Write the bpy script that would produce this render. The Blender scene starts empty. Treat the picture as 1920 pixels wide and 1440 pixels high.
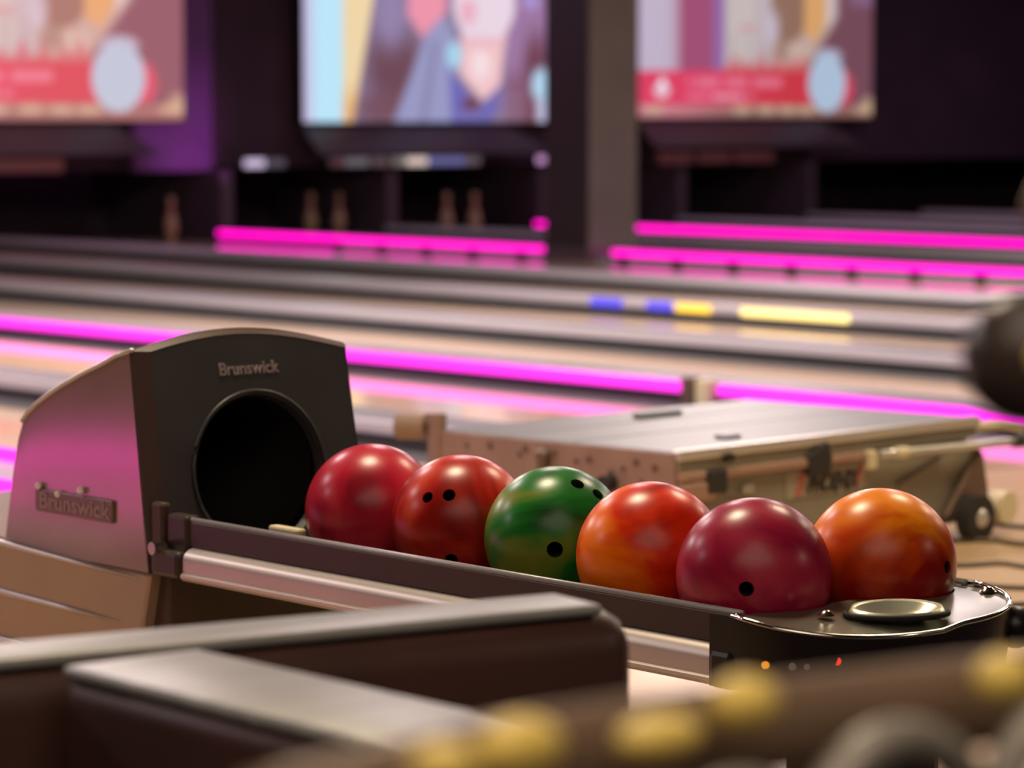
import bpy, bmesh, math, random
from mathutils import Vector, Matrix
random.seed(7)
SC = bpy.context.scene
COL = SC.collection
R = math.radians

# ------------------------------------------------------------------ camera
cam = bpy.data.cameras.new('camera')
cam.sensor_width = 36.0
cam.lens = 6000.0 / 1920.0 * 36.0
cam.clip_start = 0.05
cam.clip_end = 100
cam.dof.use_dof = True
cam.dof.focus_distance = 4.6
cam.dof.aperture_fstop = 4.5
camo = bpy.data.objects.new('camera', cam)
COL.objects.link(camo)
camo.location = (0, 0, 1.1)
camo.rotation_euler = (R(90 - 4.839), 0, R(-40.14))
SC.camera = camo

# ------------------------------------------------------------------ world, lights, exposure
w = bpy.data.worlds.new('world'); SC.world = w
w.use_nodes = True
w.node_tree.nodes['Background'].inputs[0].default_value = (0.30, 0.22, 0.30, 1)
w.node_tree.nodes['Background'].inputs[1].default_value = 0.04
vs = SC.view_settings
vs.view_transform = 'Standard'
vs.look = 'None'
vs.exposure = 0.0
vs.gamma = 1.0
vs.use_curve_mapping = False

def area(name, loc, sx, sy, power, col, target=None):
    l = bpy.data.lights.new(name, 'AREA')
    l.shape = 'RECTANGLE'; l.size = sx; l.size_y = sy
    l.energy = power; l.color = col
    o = bpy.data.objects.new(name, l); COL.objects.link(o)
    o.location = loc
    d = (Vector(target) - Vector(loc)) if target else Vector((0, 0, -1))
    o.rotation_euler = d.to_track_quat('-Z', 'Y').to_euler()
    return o

WARM = (1.0, 0.80, 0.55); LILAC = (0.86, 0.80, 1.0)
for x, p in ((3.3, 78), (6.05, 50), (8.75, 48), (11.5, 48)):   # row of warm lamps over the approach
    area('approach_lamp', (x, 4.5, 3.1), 0.6, 0.6, p, WARM)
for x in (-1.5, 1.2, 4.0, 6.8, 9.6, 12.4, 15.2, 18.0):                  # cooler row above the lane heads
    area('lane_lamp', (x, 8.2, 3.1), 0.6, 0.6, 54, (1.0, 0.82, 0.84))
for x, p in ((3.0, 200), (7.5, 200), (12.0, 200), (16.6, 85), (21.0, 150)):                                              # lamps further down the lanes
    area('lane_lamp', (x, 12.5, 3.1), 1.2, 0.6, p, (1.0, 0.83, 0.78))
for x in (14.0, 20.5, 26.0):                                                  # weak violet fill added to lift the dark pin ends
    area('pin_end_fill', (x, 20.3, 3.1), 0.8, 0.4, 30, (0.9, 0.55, 0.95))
area('seating_light', (7.2, -1.7, 3.1), 0.6, 0.6, 40, (1.0, 0.80, 0.62))  # lamp over the seating
area('seating_light', (-0.2, -0.2, 3.2), 4.6, 4.2, 115, (1.0, 0.80, 0.62))  # broad unseen fill light, added to brighten the chair and settee

# ------------------------------------------------------------------ materials
def srgb(r, g, b):
    def f(c):
        c /= 255.0
        return c / 12.92 if c <= 0.04045 else ((c + 0.055) / 1.055) ** 2.4
    return (f(r), f(g), f(b), 1.0)

def mat(name, col, rough=0.5, metal=0.0, spec=0.5, noise=0.0, nscale=8.0, bump=0.0, coat=0.0, stretch=None):
    m = bpy.data.materials.new(name); m.use_nodes = True
    nt = m.node_tree; b = nt.nodes['Principled BSDF']
    b.inputs['Base Color'].default_value = col if len(col) == 4 else (*col, 1)
    b.inputs['Roughness'].default_value = rough
    b.inputs['Metallic'].default_value = metal
    b.inputs['Specular IOR Level'].default_value = spec
    b.inputs['Coat Weight'].default_value = coat
    b.inputs['Coat Roughness'].default_value = 0.08
    tc = nt.nodes.new('ShaderNodeTexCoord')
    mp = nt.nodes.new('ShaderNodeMapping')
    if stretch: mp.inputs['Scale'].default_value = stretch
    nt.links.new(tc.outputs['Object'], mp.inputs[0])
    nz = nt.nodes.new('ShaderNodeTexNoise')
    nz.inputs['Scale'].default_value = nscale; nz.inputs['Detail'].default_value = 4
    nt.links.new(mp.outputs[0], nz.inputs['Vector'])
    if noise > 0:
        mx = nt.nodes.new('ShaderNodeMix'); mx.data_type = 'RGBA'; mx.blend_type = 'MULTIPLY'
        mx.inputs[0].default_value = 1.0
        rp = nt.nodes.new('ShaderNodeMapRange')
        rp.inputs[1].default_value = 0.3; rp.inputs[2].default_value = 0.7
        rp.inputs[3].default_value = 1 - noise; rp.inputs[4].default_value = 1 + noise * 0.5
        nt.links.new(nz.outputs['Fac'], rp.inputs[0])
        mx.inputs[6].default_value = b.inputs['Base Color'].default_value
        nt.links.new(rp.outputs[0], mx.inputs[7])
        nt.links.new(mx.outputs[2], b.inputs['Base Color'])
    if bump > 0:
        bp = nt.nodes.new('ShaderNodeBump'); bp.inputs['Strength'].default_value = bump
        bp.inputs['Distance'].default_value = 0.01
        nt.links.new(nz.outputs['Fac'], bp.inputs['Height'])
        nt.links.new(bp.outputs[0], b.inputs['Normal'])
    return m

def glow(name, col, strength=1.0):
    m = bpy.data.materials.new(name); m.use_nodes = True
    nt = m.node_tree; nt.nodes.remove(nt.nodes['Principled BSDF'])
    e = nt.nodes.new('ShaderNodeEmission')
    e.inputs[0].default_value = col if len(col) == 4 else (*col, 1); e.inputs[1].default_value = strength
    nt.links.new(e.outputs[0], nt.nodes['Material Output'].inputs[0])
    return m

def wood(name, c1, c2, rough, spec, board, coat=0.0):
    """boards running along Y, 'board' metres wide"""
    m = bpy.data.materials.new(name); m.use_nodes = True
    nt = m.node_tree; b = nt.nodes['Principled BSDF']
    tc = nt.nodes.new('ShaderNodeTexCoord')
    sp = nt.nodes.new('ShaderNodeSeparateXYZ'); nt.links.new(tc.outputs['Object'], sp.inputs[0])
    dv = nt.nodes.new('ShaderNodeMath'); dv.operation = 'DIVIDE'; dv.inputs[1].default_value = board
    nt.links.new(sp.outputs[0], dv.inputs[0])
    fl = nt.nodes.new('ShaderNodeMath'); fl.operation = 'FLOOR'; nt.links.new(dv.outputs[0], fl.inputs[0])
    wn = nt.nodes.new('ShaderNodeTexWhiteNoise'); wn.noise_dimensions = '1D'
    nt.links.new(fl.outputs[0], wn.inputs['W'])
    mp = nt.nodes.new('ShaderNodeMapping'); mp.inputs['Scale'].default_value = (30, 1.2, 1)
    nt.links.new(tc.outputs['Object'], mp.inputs[0])
    nz = nt.nodes.new('ShaderNodeTexNoise'); nz.inputs['Scale'].default_value = 2; nz.inputs['Detail'].default_value = 5
    nt.links.new(mp.outputs[0], nz.inputs['Vector'])
    ad = nt.nodes.new('ShaderNodeMath'); ad.operation = 'MULTIPLY_ADD'; ad.inputs[1].default_value = 0.5
    nt.links.new(wn.outputs['Value'], ad.inputs[0])
    hf = nt.nodes.new('ShaderNodeMath'); hf.operation = 'MULTIPLY'; hf.inputs[1].default_value = 0.6
    nt.links.new(nz.outputs['Fac'], hf.inputs[0]); nt.links.new(hf.outputs[0], ad.inputs[2])
    mx = nt.nodes.new('ShaderNodeMix'); mx.data_type = 'RGBA'
    mx.inputs[6].default_value = (*c1, 1); mx.inputs[7].default_value = (*c2, 1)
    nt.links.new(ad.outputs[0], mx.inputs[0]); nt.links.new(mx.outputs[2], b.inputs['Base Color'])
    b.inputs['Roughness'].default_value = rough
    b.inputs['Specular IOR Level'].default_value = spec
    b.inputs['Coat Weight'].default_value = coat; b.inputs['Coat Roughness'].default_value = 0.05
    return m

def marble(name, c1, c2, c3, scale, seed, rough=0.30, dist=1.6, axis=None):
    m = bpy.data.materials.new(name); m.use_nodes = True
    nt = m.node_tree; b = nt.nodes['Principled BSDF']
    tc = nt.nodes.new('ShaderNodeTexCoord')
    mp = nt.nodes.new('ShaderNodeMapping'); mp.inputs['Location'].default_value = (seed, seed * 1.7, seed * 0.6)
    nt.links.new(tc.outputs['Object'], mp.inputs[0])
    nz = nt.nodes.new('ShaderNodeTexNoise'); nz.inputs['Scale'].default_value = scale
    nz.inputs['Detail'].default_value = 3; nz.inputs['Distortion'].default_value = dist
    nt.links.new(mp.outputs[0], nz.inputs['Vector'])
    cr = nt.nodes.new('ShaderNodeValToRGB')
    cr.color_ramp.elements[0].position = 0.36; cr.color_ramp.elements[0].color = c1
    cr.color_ramp.elements[1].position = 0.64; cr.color_ramp.elements[1].color = c3
    e = cr.color_ramp.elements.new(0.5); e.color = c2
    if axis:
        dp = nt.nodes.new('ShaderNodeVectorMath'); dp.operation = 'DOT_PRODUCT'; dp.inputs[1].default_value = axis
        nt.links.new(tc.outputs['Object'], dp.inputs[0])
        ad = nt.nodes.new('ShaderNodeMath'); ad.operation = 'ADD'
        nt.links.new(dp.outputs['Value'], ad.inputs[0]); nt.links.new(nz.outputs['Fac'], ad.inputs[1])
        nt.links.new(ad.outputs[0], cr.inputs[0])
    else:
        nt.links.new(nz.outputs['Fac'], cr.inputs[0])
    nt.links.new(cr.outputs[0], b.inputs['Base Color'])
    b.inputs['Roughness'].default_value = rough
    b.inputs['Specular IOR Level'].default_value = 0.36
    b.inputs['Coat Weight'].default_value = 0.0
    return m

M = {}
M['lane'] = wood('lane_boards', (0.66, 0.46, 0.29), (0.76, 0.55, 0.37), 0.055, 0.17, 0.027)
M['approach'] = wood('approach_boards', (0.52, 0.34, 0.19), (0.64, 0.45, 0.27), 0.30, 0.4, 0.027)
M['subfloor'] = mat('subfloor', (0.03, 0.028, 0.03), 0.8)
M['black'] = mat('black_paint', (0.045, 0.022, 0.034), 0.7, noise=0.3, nscale=2)
M['wallside'] = mat('side_wall_paint', (0.05, 0.038, 0.045), 0.8, noise=0.2, nscale=2)
M['ceil'] = mat('ceiling_paint', (0.03, 0.024, 0.03), 0.8, noise=0.2)
M['diffuser'] = mat('unlit_diffuser', (0.62, 0.58, 0.62), 0.35, spec=0.4)
M['cap'] = mat('divider_cap', (0.30, 0.28, 0.31), 0.30, spec=0.6, noise=0.1, nscale=3)
M['capside'] = mat('divider_side', (0.035, 0.032, 0.035), 0.5)
M['bumpergrey'] = mat('bumper_grey', (0.34, 0.33, 0.36), 0.5)
M['knob'] = mat('knob_plastic', (0.055, 0.038, 0.032), 0.32)
M['gutter'] = mat('gutter_plastic', (0.24, 0.24, 0.25), 0.32, spec=0.6)
M['pinknear'] = glow('pink_light', (1.0, 0.035, 0.68), 2.1)
M['pinkstrong'] = glow('strong_pink_light', (1.0, 0.03, 0.62), 4.5)
M['pinkfar'] = glow('pink_light_far', (1.0, 0.001, 0.50), 2.4)
M['yellowlight'] = glow('yellow_light', srgb(255, 200, 80), 2.0)
M['whitelight'] = glow('warm_white_light', srgb(255, 222, 140), 2.2)
M['bluelight'] = glow('blue_light', srgb(110, 95, 245), 1.3)
M['pillar'] = mat('pillar_paint', (0.155, 0.125, 0.115), 0.6, noise=0.15, nscale=3)
M['purple'] = mat('purple_panel', (0.17, 0.06, 0.22), 0.6, noise=0.2, nscale=2)
M['gloss'] = mat('dark_gloss_panel', (0.085, 0.060, 0.075), 0.35, spec=0.6)
M['redbrown'] = mat('red_brown_trim', (0.22, 0.085, 0.07), 0.5)
M['bezel'] = mat('screen_bezel', (0.01, 0.009, 0.011), 0.4)
M['pin'] = mat('pin_plastic', (0.42, 0.27, 0.16), 0.35)
M['pinstripe'] = mat('pin_stripe', (0.45, 0.03, 0.03), 0.4)
M['hood'] = mat('hood_shell_paint', (0.40, 0.29, 0.245), 0.13, metal=0.35, spec=0.5, noise=0.06, nscale=6)
M['hoodedge'] = mat('hood_bright_edge', (0.62, 0.58, 0.58), 0.35, metal=0.4)
M['hoodtrim'] = mat('hood_trim', (0.050, 0.025, 0.020), 0.45)
M['hoodface'] = mat('hood_face_plastic', (0.036, 0.034, 0.037), 0.38, spec=0.5, noise=0.15, nscale=12)
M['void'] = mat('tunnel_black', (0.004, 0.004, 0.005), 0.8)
M['badge'] = mat('badge_plate', (0.22, 0.135, 0.135), 0.4, metal=0.3)
M['letter'] = mat('pale_lettering', (0.26, 0.22, 0.225), 0.5)
M['letterdim'] = mat('dim_lettering', (0.36, 0.24, 0.24), 0.5, metal=0.3)
M['stud'] = mat('bright_stud', (0.92, 0.84, 0.80), 0.3)
M['rackside'] = mat('rack_side_metal', (0.048, 0.031, 0.028), 0.38, metal=0.2, noise=0.08)
M['rail'] = mat('aluminium_rail', (0.66, 0.59, 0.54), 0.42, metal=0.6, noise=0.05, nscale=4)
M['dark'] = mat('dark_plastic', (0.012, 0.008, 0.009), 0.34, spec=0.35)
M['dishmetal'] = mat('dish_metal', (0.80, 0.80, 0.64), 0.32, metal=0.7)
M['carpet'] = mat('seating_carpet', (0.030, 0.016, 0.026), 0.9, noise=0.4, nscale=30)
M['pillarshade'] = mat('pillar_shade', (0.030, 0.022, 0.028), 0.5)  # shade colour for the pillar's left face
M['bed'] = mat('rack_bed', (0.03, 0.025, 0.025), 0.4)
M['cap_top'] = mat('endcap_metal', (0.20, 0.20, 0.16), 0.28, metal=0.6, noise=0.15, nscale=10)
M['chrome'] = mat('chrome', (0.75, 0.74, 0.66), 0.14, metal=1.0)
M['ledred'] = glow('red_led', srgb(255, 60, 40), 1.0)
M['ledorange'] = glow('orange_led', srgb(240, 150, 40), 0.9)
M['mtop'] = mat('machine_lid', (0.21, 0.215, 0.225), 0.4, metal=0.3, noise=0.06)
M['mface'] = mat('machine_front', (0.33, 0.215, 0.17), 0.45, metal=0.2, noise=0.12, nscale=10)
M['mside'] = mat('machine_side', (0.27, 0.245, 0.185), 0.45, metal=0.15, noise=0.1, nscale=6)
M['mrail'] = mat('machine_rail', (0.62, 0.60, 0.55), 0.3, metal=0.6)
M['mbrown'] = mat('machine_brown_lip', (0.34, 0.20, 0.14), 0.5)
M['rubber'] = mat('black_rubber', (0.02, 0.019, 0.018), 0.55)
M['bolt'] = mat('bolt', (0.18, 0.12, 0.09), 0.4, metal=0.5)
M['cream'] = mat('cream_plastic', (0.72, 0.64, 0.42), 0.45)
M['sticker'] = mat('sticker_tan', (0.33, 0.285, 0.21), 0.5)
M['red'] = mat('red_print', (0.45, 0.12, 0.09), 0.5)
M['ink'] = mat('black_print', (0.025, 0.022, 0.02), 0.5)
M['cord'] = mat('cord_rubber', (0.10, 0.085, 0.05), 0.6)
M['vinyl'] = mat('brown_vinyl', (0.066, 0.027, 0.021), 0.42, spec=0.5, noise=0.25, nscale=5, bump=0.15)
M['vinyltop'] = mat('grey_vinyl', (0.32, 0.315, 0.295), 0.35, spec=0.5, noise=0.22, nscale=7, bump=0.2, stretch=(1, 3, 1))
M['chairwood'] = mat('dark_brown_wood', (0.20, 0.13, 0.085), 0.4, noise=0.15, nscale=4)
M['yellow'] = mat('yellow_plastic', (0.95, 0.70, 0.15), 0.35)
M['greymetal'] = mat('grey_tube', (0.32, 0.29, 0.25), 0.4, metal=0.3)
M['tan'] = mat('tan_wood', (0.30, 0.20, 0.13), 0.5, noise=0.1)

# ------------------------------------------------------------------ mesh helpers
def obj(name, bm, m, parent=None, smooth=False, loc=None):
    me = bpy.data.meshes.new(name)
    bmesh.ops.recalc_face_normals(bm, faces=bm.faces)
    bm.to_mesh(me); bm.free()
    for mm in (m if isinstance(m, (list, tuple)) else [m]):
        me.materials.append(M[mm] if isinstance(mm, str) else mm)
    if smooth:
        for p in me.polygons: p.use_smooth = True
    o = bpy.data.objects.new(name, me); COL.objects.link(o)
    if parent: o.parent = parent
    if loc: o.location = loc
    return o

def smooth_angle(o, ang=35):
    me = o.data
    for p in me.polygons: p.use_smooth = True
    b = bmesh.new(); b.from_mesh(me)
    for e in b.edges:
        if len(e.link_faces) == 2 and e.calc_face_angle(0) > R(ang): e.smooth = False
    b.to_mesh(me); b.free()
    return o

def tag(o, label, cat, group=None, kind=None):
    if label: o['label'] = label
    if cat: o['category'] = cat
    if group: o['group'] = group
    if kind: o['kind'] = kind
    return o

def thing(name, label, cat, loc=(0, 0, 0), rz=0.0, group=None):
    o = bpy.data.objects.new(name, None); COL.objects.link(o)
    o.empty_display_size = 0.1
    o.location = loc; o.rotation_euler = (0, 0, rz)
    return tag(o, label, cat, group)

def struct(o):
    o['kind'] = 'structure'; return o

def box(bm, x0, x1, y0, y1, z0, z1, mi=0):
    v = [bm.verts.new(p) for p in ((x0, y0, z0), (x1, y0, z0), (x1, y1, z0), (x0, y1, z0),
                                   (x0, y0, z1), (x1, y0, z1), (x1, y1, z1), (x0, y1, z1))]
    for f in ((0, 3, 2, 1), (4, 5, 6, 7), (0, 1, 5, 4), (1, 2, 6, 5), (2, 3, 7, 6), (3, 0, 4, 7)):
        fc = bm.faces.new([v[i] for i in f]); fc.material_index = mi
    return v

def B(x0, x1, y0, y1, z0, z1, bev=0.0, seg=2):
    bm = bmesh.new(); box(bm, x0, x1, y0, y1, z0, z1)
    if bev > 0:
        bmesh.ops.bevel(bm, geom=list(bm.edges), offset=bev, segments=seg, affect='EDGES', profile=0.5)
    return bm

def prism(pts, axis, a0, a1, bev=0.0, seg=2):
    """extrude a 2D outline along an axis ('x': pts are (y,z); 'y': (x,z); 'z': (x,y))"""
    bm = bmesh.new()
    def P(p, a):
        return {'x': (a, p[0], p[1]), 'y': (p[0], a, p[1]), 'z': (p[0], p[1], a)}[axis]
    v0 = [bm.verts.new(P(p, a0)) for p in pts]; v1 = [bm.verts.new(P(p, a1)) for p in pts]
    n = len(pts)
    bm.faces.new(v0[::-1]); bm.faces.new(v1)
    for i in range(n): bm.faces.new((v0[i], v0[(i + 1) % n], v1[(i + 1) % n], v1[i]))
    if bev > 0:
        bmesh.ops.recalc_face_normals(bm, faces=bm.faces)
        es = [e for e in bm.edges if len(e.link_faces) == 2 and e.calc_face_angle(0) > R(30)]
        bmesh.ops.bevel(bm, geom=es, offset=bev, segments=seg, affect='EDGES', profile=0.5)
    return bm

def cyl(p0, p1, r, n=20, r1=None, bm=None):
    bm = bm or bmesh.new()
    p0, p1 = Vector(p0), Vector(p1); d = p1 - p0
    q = d.to_track_quat('Z', 'Y').to_matrix()
    r1 = r if r1 is None else r1
    a = [bm.verts.new(p0 + q @ Vector((r * math.cos(2 * math.pi * i / n), r * math.sin(2 * math.pi * i / n), 0))) for i in range(n)]
    b = [bm.verts.new(p1 + q @ Vector((r1 * math.cos(2 * math.pi * i / n), r1 * math.sin(2 * math.pi * i / n), 0))) for i in range(n)]
    bm.faces.new(a[::-1]); bm.faces.new(b)
    for i in range(n): bm.faces.new((a[i], a[(i + 1) % n], b[(i + 1) % n], b[i]))
    return bm

def tube(pts, r, n=10, bm=None):
    bm = bm or bmesh.new(); pts = [Vector(p) for p in pts]
    rings = []
    for i, p in enumerate(pts):
        t = (pts[min(i + 1, len(pts) - 1)] - pts[max(i - 1, 0)]).normalized()
        ref = Vector((0, 0, 1)) if abs(t.z) < 0.95 else Vector((1, 0, 0))
        a = t.cross(ref).normalized(); b = t.cross(a).normalized()
        rr = r[i] if isinstance(r, (list, tuple)) else r
        rings.append([bm.verts.new(p + a * rr * math.cos(2 * math.pi * k / n) + b * rr * math.sin(2 * math.pi * k / n)) for k in range(n)])
    for i in range(len(rings) - 1):
        for k in range(n):
            bm.faces.new((rings[i][k], rings[i][(k + 1) % n], rings[i + 1][(k + 1) % n], rings[i + 1][k]))
    bm.faces.new(rings[0][::-1]); bm.faces.new(rings[-1])
    return bm

def lathe(prof, n=24, bm=None, c=(0, 0, 0)):
    bm = bm or bmesh.new(); c = Vector(c)
    rings = []
    for r, z in prof:
        if r < 1e-6: rings.append([bm.verts.new(c + Vector((0, 0, z)))])
        else: rings.append([bm.verts.new(c + Vector((r * math.cos(2 * math.pi * k / n), r * math.sin(2 * math.pi * k / n), z))) for k in range(n)])
    for i in range(len(rings) - 1):
        a, b = rings[i], rings[i + 1]
        for k in range(n):
            k2 = (k + 1) % n
            if len(a) == 1 and len(b) == 1: continue
            if len(a) == 1: bm.faces.new((a[0], b[k], b[k2]))
            elif len(b) == 1: bm.faces.new((a[k], a[k2], b[0]))
            else: bm.faces.new((a[k], a[k2], b[k2], b[k]))
    return bm

def smoothpath(pts, k=6):
    pts = [Vector(p) for p in pts]; out = []
    for i in range(len(pts) - 1):
        p0 = pts[max(i - 1, 0)]; p1 = pts[i]; p2 = pts[i + 1]; p3 = pts[min(i + 2, len(pts) - 1)]
        for j in range(k):
            t = j / k
            out.append(0.5 * ((2 * p1) + (p2 - p0) * t + (2 * p0 - 5 * p1 + 4 * p2 - p3) * t * t + (3 * p1 - p0 - 3 * p2 + p3) * t ** 3))
    out.append(pts[-1]); return out

def lettering(name, text, size, m, parent, loc, rot, depth=0.0008, shear=0.0, width=None, bold=0.0):
    cu = bpy.data.curves.new(name, 'FONT'); cu.body = text; cu.size = size
    cu.align_x = 'CENTER'; cu.align_y = 'CENTER'; cu.extrude = depth; cu.shear = shear; cu.offset = bold
    t = bpy.data.objects.new(name, cu); COL.objects.link(t)
    bpy.context.view_layer.update()
    me = bpy.data.meshes.new_from_object(t.evaluated_get(bpy.context.evaluated_depsgraph_get()))
    me.name = name
    COL.objects.unlink(t); bpy.data.objects.remove(t); bpy.data.curves.remove(cu)
    if width:
        xs = [v.co.x for v in me.vertices]; s = width / (max(xs) - min(xs))
        for v in me.vertices: v.co.x *= s
    me.materials.clear(); me.materials.append(M[m])
    o = bpy.data.objects.new(name, me); COL.objects.link(o)
    o.parent = parent; o.location = loc; o.rotation_euler = rot
    return o

# ------------------------------------------------------------------ the setting
FOUL, LEND = 6.55, 22.85
X0, X1, Y0, Y1, ZC = -7.0, 31.0, -4.0, 25.0, 3.4
struct(obj('floor', B(X0, X1, Y0, FOUL, -0.14, 0.0), 'approach'))
struct(obj('floor_carpet', B(X0, X1, Y0, 2.70, 0.0, 0.012), 'carpet'))
struct(obj('floor_lane_bed', B(X0, X1, FOUL, Y1, -0.22, -0.14), 'subfloor'))
struct(obj('ceiling', B(X0, X1, Y0, Y1, ZC, ZC + 0.1), 'ceil'))
struct(obj('wall_left', B(X0 - 0.1, X0, Y0, Y1, -0.2, ZC), 'wallside'))
struct(obj('wall_right', B(X1, X1 + 0.1, Y0, Y1, -0.2, ZC), 'wallside'))
struct(obj('wall_near', B(X0, X1, Y0 - 0.1, Y0, -0.2, ZC), 'wallside'))
struct(obj('wall_back', B(X0, X1, Y1, Y1 + 0.1, -0.2, ZC), 'black'))
struct(obj('wall_masking', B(X0, X1, 23.25, 23.35, 0.62, ZC), 'black'))

# ------------------------------------------------------------------ lanes and dividers
ordw = ['first', 'second', 'third', 'fourth', 'fifth', 'sixth', 'seventh', 'eighth', 'ninth', 'tenth', 'eleventh', 'twelfth', 'thirteenth', 'fourteenth', 'fifteenth', 'sixteenth']
DIV = [0.0, 1.45, 3.18, 4.84, 6.6, 8.45, 10.16, 11.86, 13.66, 16.08, 17.9, 19.70, 21.5, 23.3, 25.0]
CAPW = [0.40, 0.24, 0.30, 0.40, 0.24, 0.22, 0.24, 0.24, 0.24, 0.24, 0.24, 0.24, 0.24, 0.24, 0.24]
CAPH = 0.088
GW = 0.235
# which dividers carry light strips: index -> list of (side, y_from, y_to, material)
STRIP = {0: [(1, 7.0, LEND, 'pinkstrong')],
         3: [(-1, 6.8, LEND, 'pinknear'), (1, 6.8, LEND, 'pinknear')],
         5: [(-1, 6.8, 8.66, 'pinknear'), (-1, 8.86, LEND, 'pinknear')],
         9: [(-1, 7.0, 17.74, 'pinkfar'), (-1, 18.30, LEND, 'pinkfar')],
         11: [(-1, 7.0, LEND, 'pinkfar')],
         7: [(-1, 11.25, 12.03, 'whitelight'), (-1, 12.26, 12.53, 'yellowlight'), (-1, 12.56, 12.76, 'bluelight'), (-1, 12.96, 13.22, 'bluelight')]}
DLAB = {0: 'pink-lit divider off to the left of the ball return',
        1: 'plain divider left of the ball return',
        2: 'wide divider running behind the ball return hood',
        3: 'divider with two magenta strips seen left of the hood',
        4: 'dark divider passing just behind the parked lane machine',
        5: 'divider with the longest magenta light strip behind the hood and machine',
        6: 'dark divider next beyond the longest magenta strip',
        7: 'divider with yellow and blue lit segments',
        8: 'divider with row of dark bumper posts beyond the yellow lights',
        9: 'magenta-lit divider at the foot of the square pillar',
        10: 'dark divider between the two far magenta strips',
        11: 'farthest divider with a magenta strip',
        12: 'first unlit divider beyond the farthest magenta strip',
        13: 'second unlit divider beyond the farthest magenta strip',
        14: 'third unlit divider beyond the farthest magenta strip'}
def gutter_bm(xc, s):
    """half-round channel, s=+1 on the right of the cap"""
    bm = bmesh.new(); n = 8; prev = None
    for y in (FOUL, LEND):
        row = []
        for i in range(n + 1):
            a = math.pi * i / n
            row.append(bm.verts.new((xc - math.cos(a) * GW / 2, y, -0.008 - 0.085 * math.sin(a))))
        for i in (n, 0):
            row.append(bm.verts.new((xc + (GW / 2 if i == n else -GW / 2), y, -0.12)))
        if prev:
            for i in range(len(row)):
                j = (i + 1) % len(row)
                bm.faces.new((prev[i], prev[j], row[j], row[i]))
        prev = row
    return bm
for i, x in enumerate(DIV):
    t = thing('lane_divider', DLAB[i], 'lane divider', (x, FOUL, 0), 0, 'dividers between the lanes')
    c = CAPW[i] / 2
    def loc(bm):
        bmesh.ops.translate(bm, verts=bm.verts, vec=(-x, -FOUL, 0)); return bm
    ch = 0.05 if i in (0, 3) else CAPH
    for ya, yb in (((FOUL, 17.77), (18.27, LEND)) if i == 9 else ((FOUL, LEND),)):
        obj('side_board', loc(B(x - c, x + c, ya, yb, -0.12, ch - 0.012)), 'capside', t)
        obj('cap', loc(B(x - c - 0.006, x + c + 0.006, ya, yb, ch - 0.012, ch, 0.004, 1)), 'cap', t)
    for s in (-1, 1):
        obj('gutter', loc(gutter_bm(x + s * (c + GW / 2), s)), 'gutter', t)
    for s in (-1, 1):
        if i in STRIP and i != 7 and any(q[0] == s for q in STRIP[i]): continue
        xs = x + s * (c + 0.010)
        obj('diffuser', loc(B(xs - 0.012, xs + 0.012, FOUL + 0.05, LEND, 0.040, 0.085, 0.006, 1)), 'diffuser', t)
    for (s, ya, yb, mm) in STRIP.get(i, []):
        xs = x + s * (c + 0.018)
        bm = B(xs - 0.016, xs + 0.016, ya, yb, *((0.03, 0.105) if i == 0 else (0.041, 0.086)), 0.01, 2)
        o = obj('light_strip', loc(bm), mm, t)
        o['label'] = {'pinkstrong': 'glowing magenta light strip', 'pinknear': 'glowing magenta light strip', 'pinkfar': 'glowing magenta light strip', 'whitelight': 'warm white lit segment', 'yellowlight': 'yellow lit segment', 'bluelight': 'blue lit segment'}[mm]
    if i == 5:   # joint between the two strips
        obj('strip_bracket', loc(B(x - c - 0.05, x - c, 8.69, 8.76, 0.0, 0.10, 0.006)), 'cream', t)
        obj('strip_bracket', loc(B(x - c - 0.05, x - c, 8.775, 8.84, 0.0, 0.105, 0.006)), 'bolt', t)
LLAB = ['bowling lane left of the ball return, two dividers away', 'bowling lane directly left of the ball return',
        'bowling lane just beyond the ball return hood', 'bowling lane on which the lane machine is parked', 'bowling lane glowing pink in front of the longest magenta strip',
        'bowling lane just beyond the longest magenta strip', 'bowling lane with yellow lights mirrored in it', 'bowling lane behind the yellow and blue lights',
        'bowling lane beside the bumper posts before the pillar', 'bowling lane just behind the pillar', 'bowling lane in front of the farthest magenta strip',
        'bowling lane just past the farthest magenta strip', 'second bowling lane past the farthest magenta strip', 'third bowling lane past the farthest magenta strip']
for i in range(len(DIV) - 1):
    a = DIV[i] + CAPW[i] / 2 + GW; b = DIV[i + 1] - CAPW[i + 1] / 2 - GW
    o = obj('bowling_lane', B(a, b, FOUL, LEND + 0.9, -0.12, 0.0), 'lane')
    tag(o, LLAB[i], 'bowling lane', 'lanes side by side')

# bumper rails in the lane before the pillar
def bumper(x, z, ya, yb, phase, m, pz, label):
    t = thing('bumper_rail', label, 'bumper', (x, ya, 0), 0, 'bumper rails')
    obj('rail', B(-0.014, 0.014, 0, yb - ya, -0.05, z, 0.008, 2), m, t)
    y = phase
    while y < yb - ya:
        obj('post', B(-0.034, 0.012, y - 0.045, y + 0.045, pz, z + 0.012, 0.006, 1), 'dark', t)
        y += 0.58
bumper(13.90, 0.068, 9.0, 21.0, 0.12, 'diffuser', 0.045, 'light bumper rail with dark posts nearer the yellow lights')
bumper(15.82, 0.040, 9.0, 21.0, 0.35, 'bumpergrey', -0.05, 'grey bumper rail with dark posts along the pillar foot')

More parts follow.
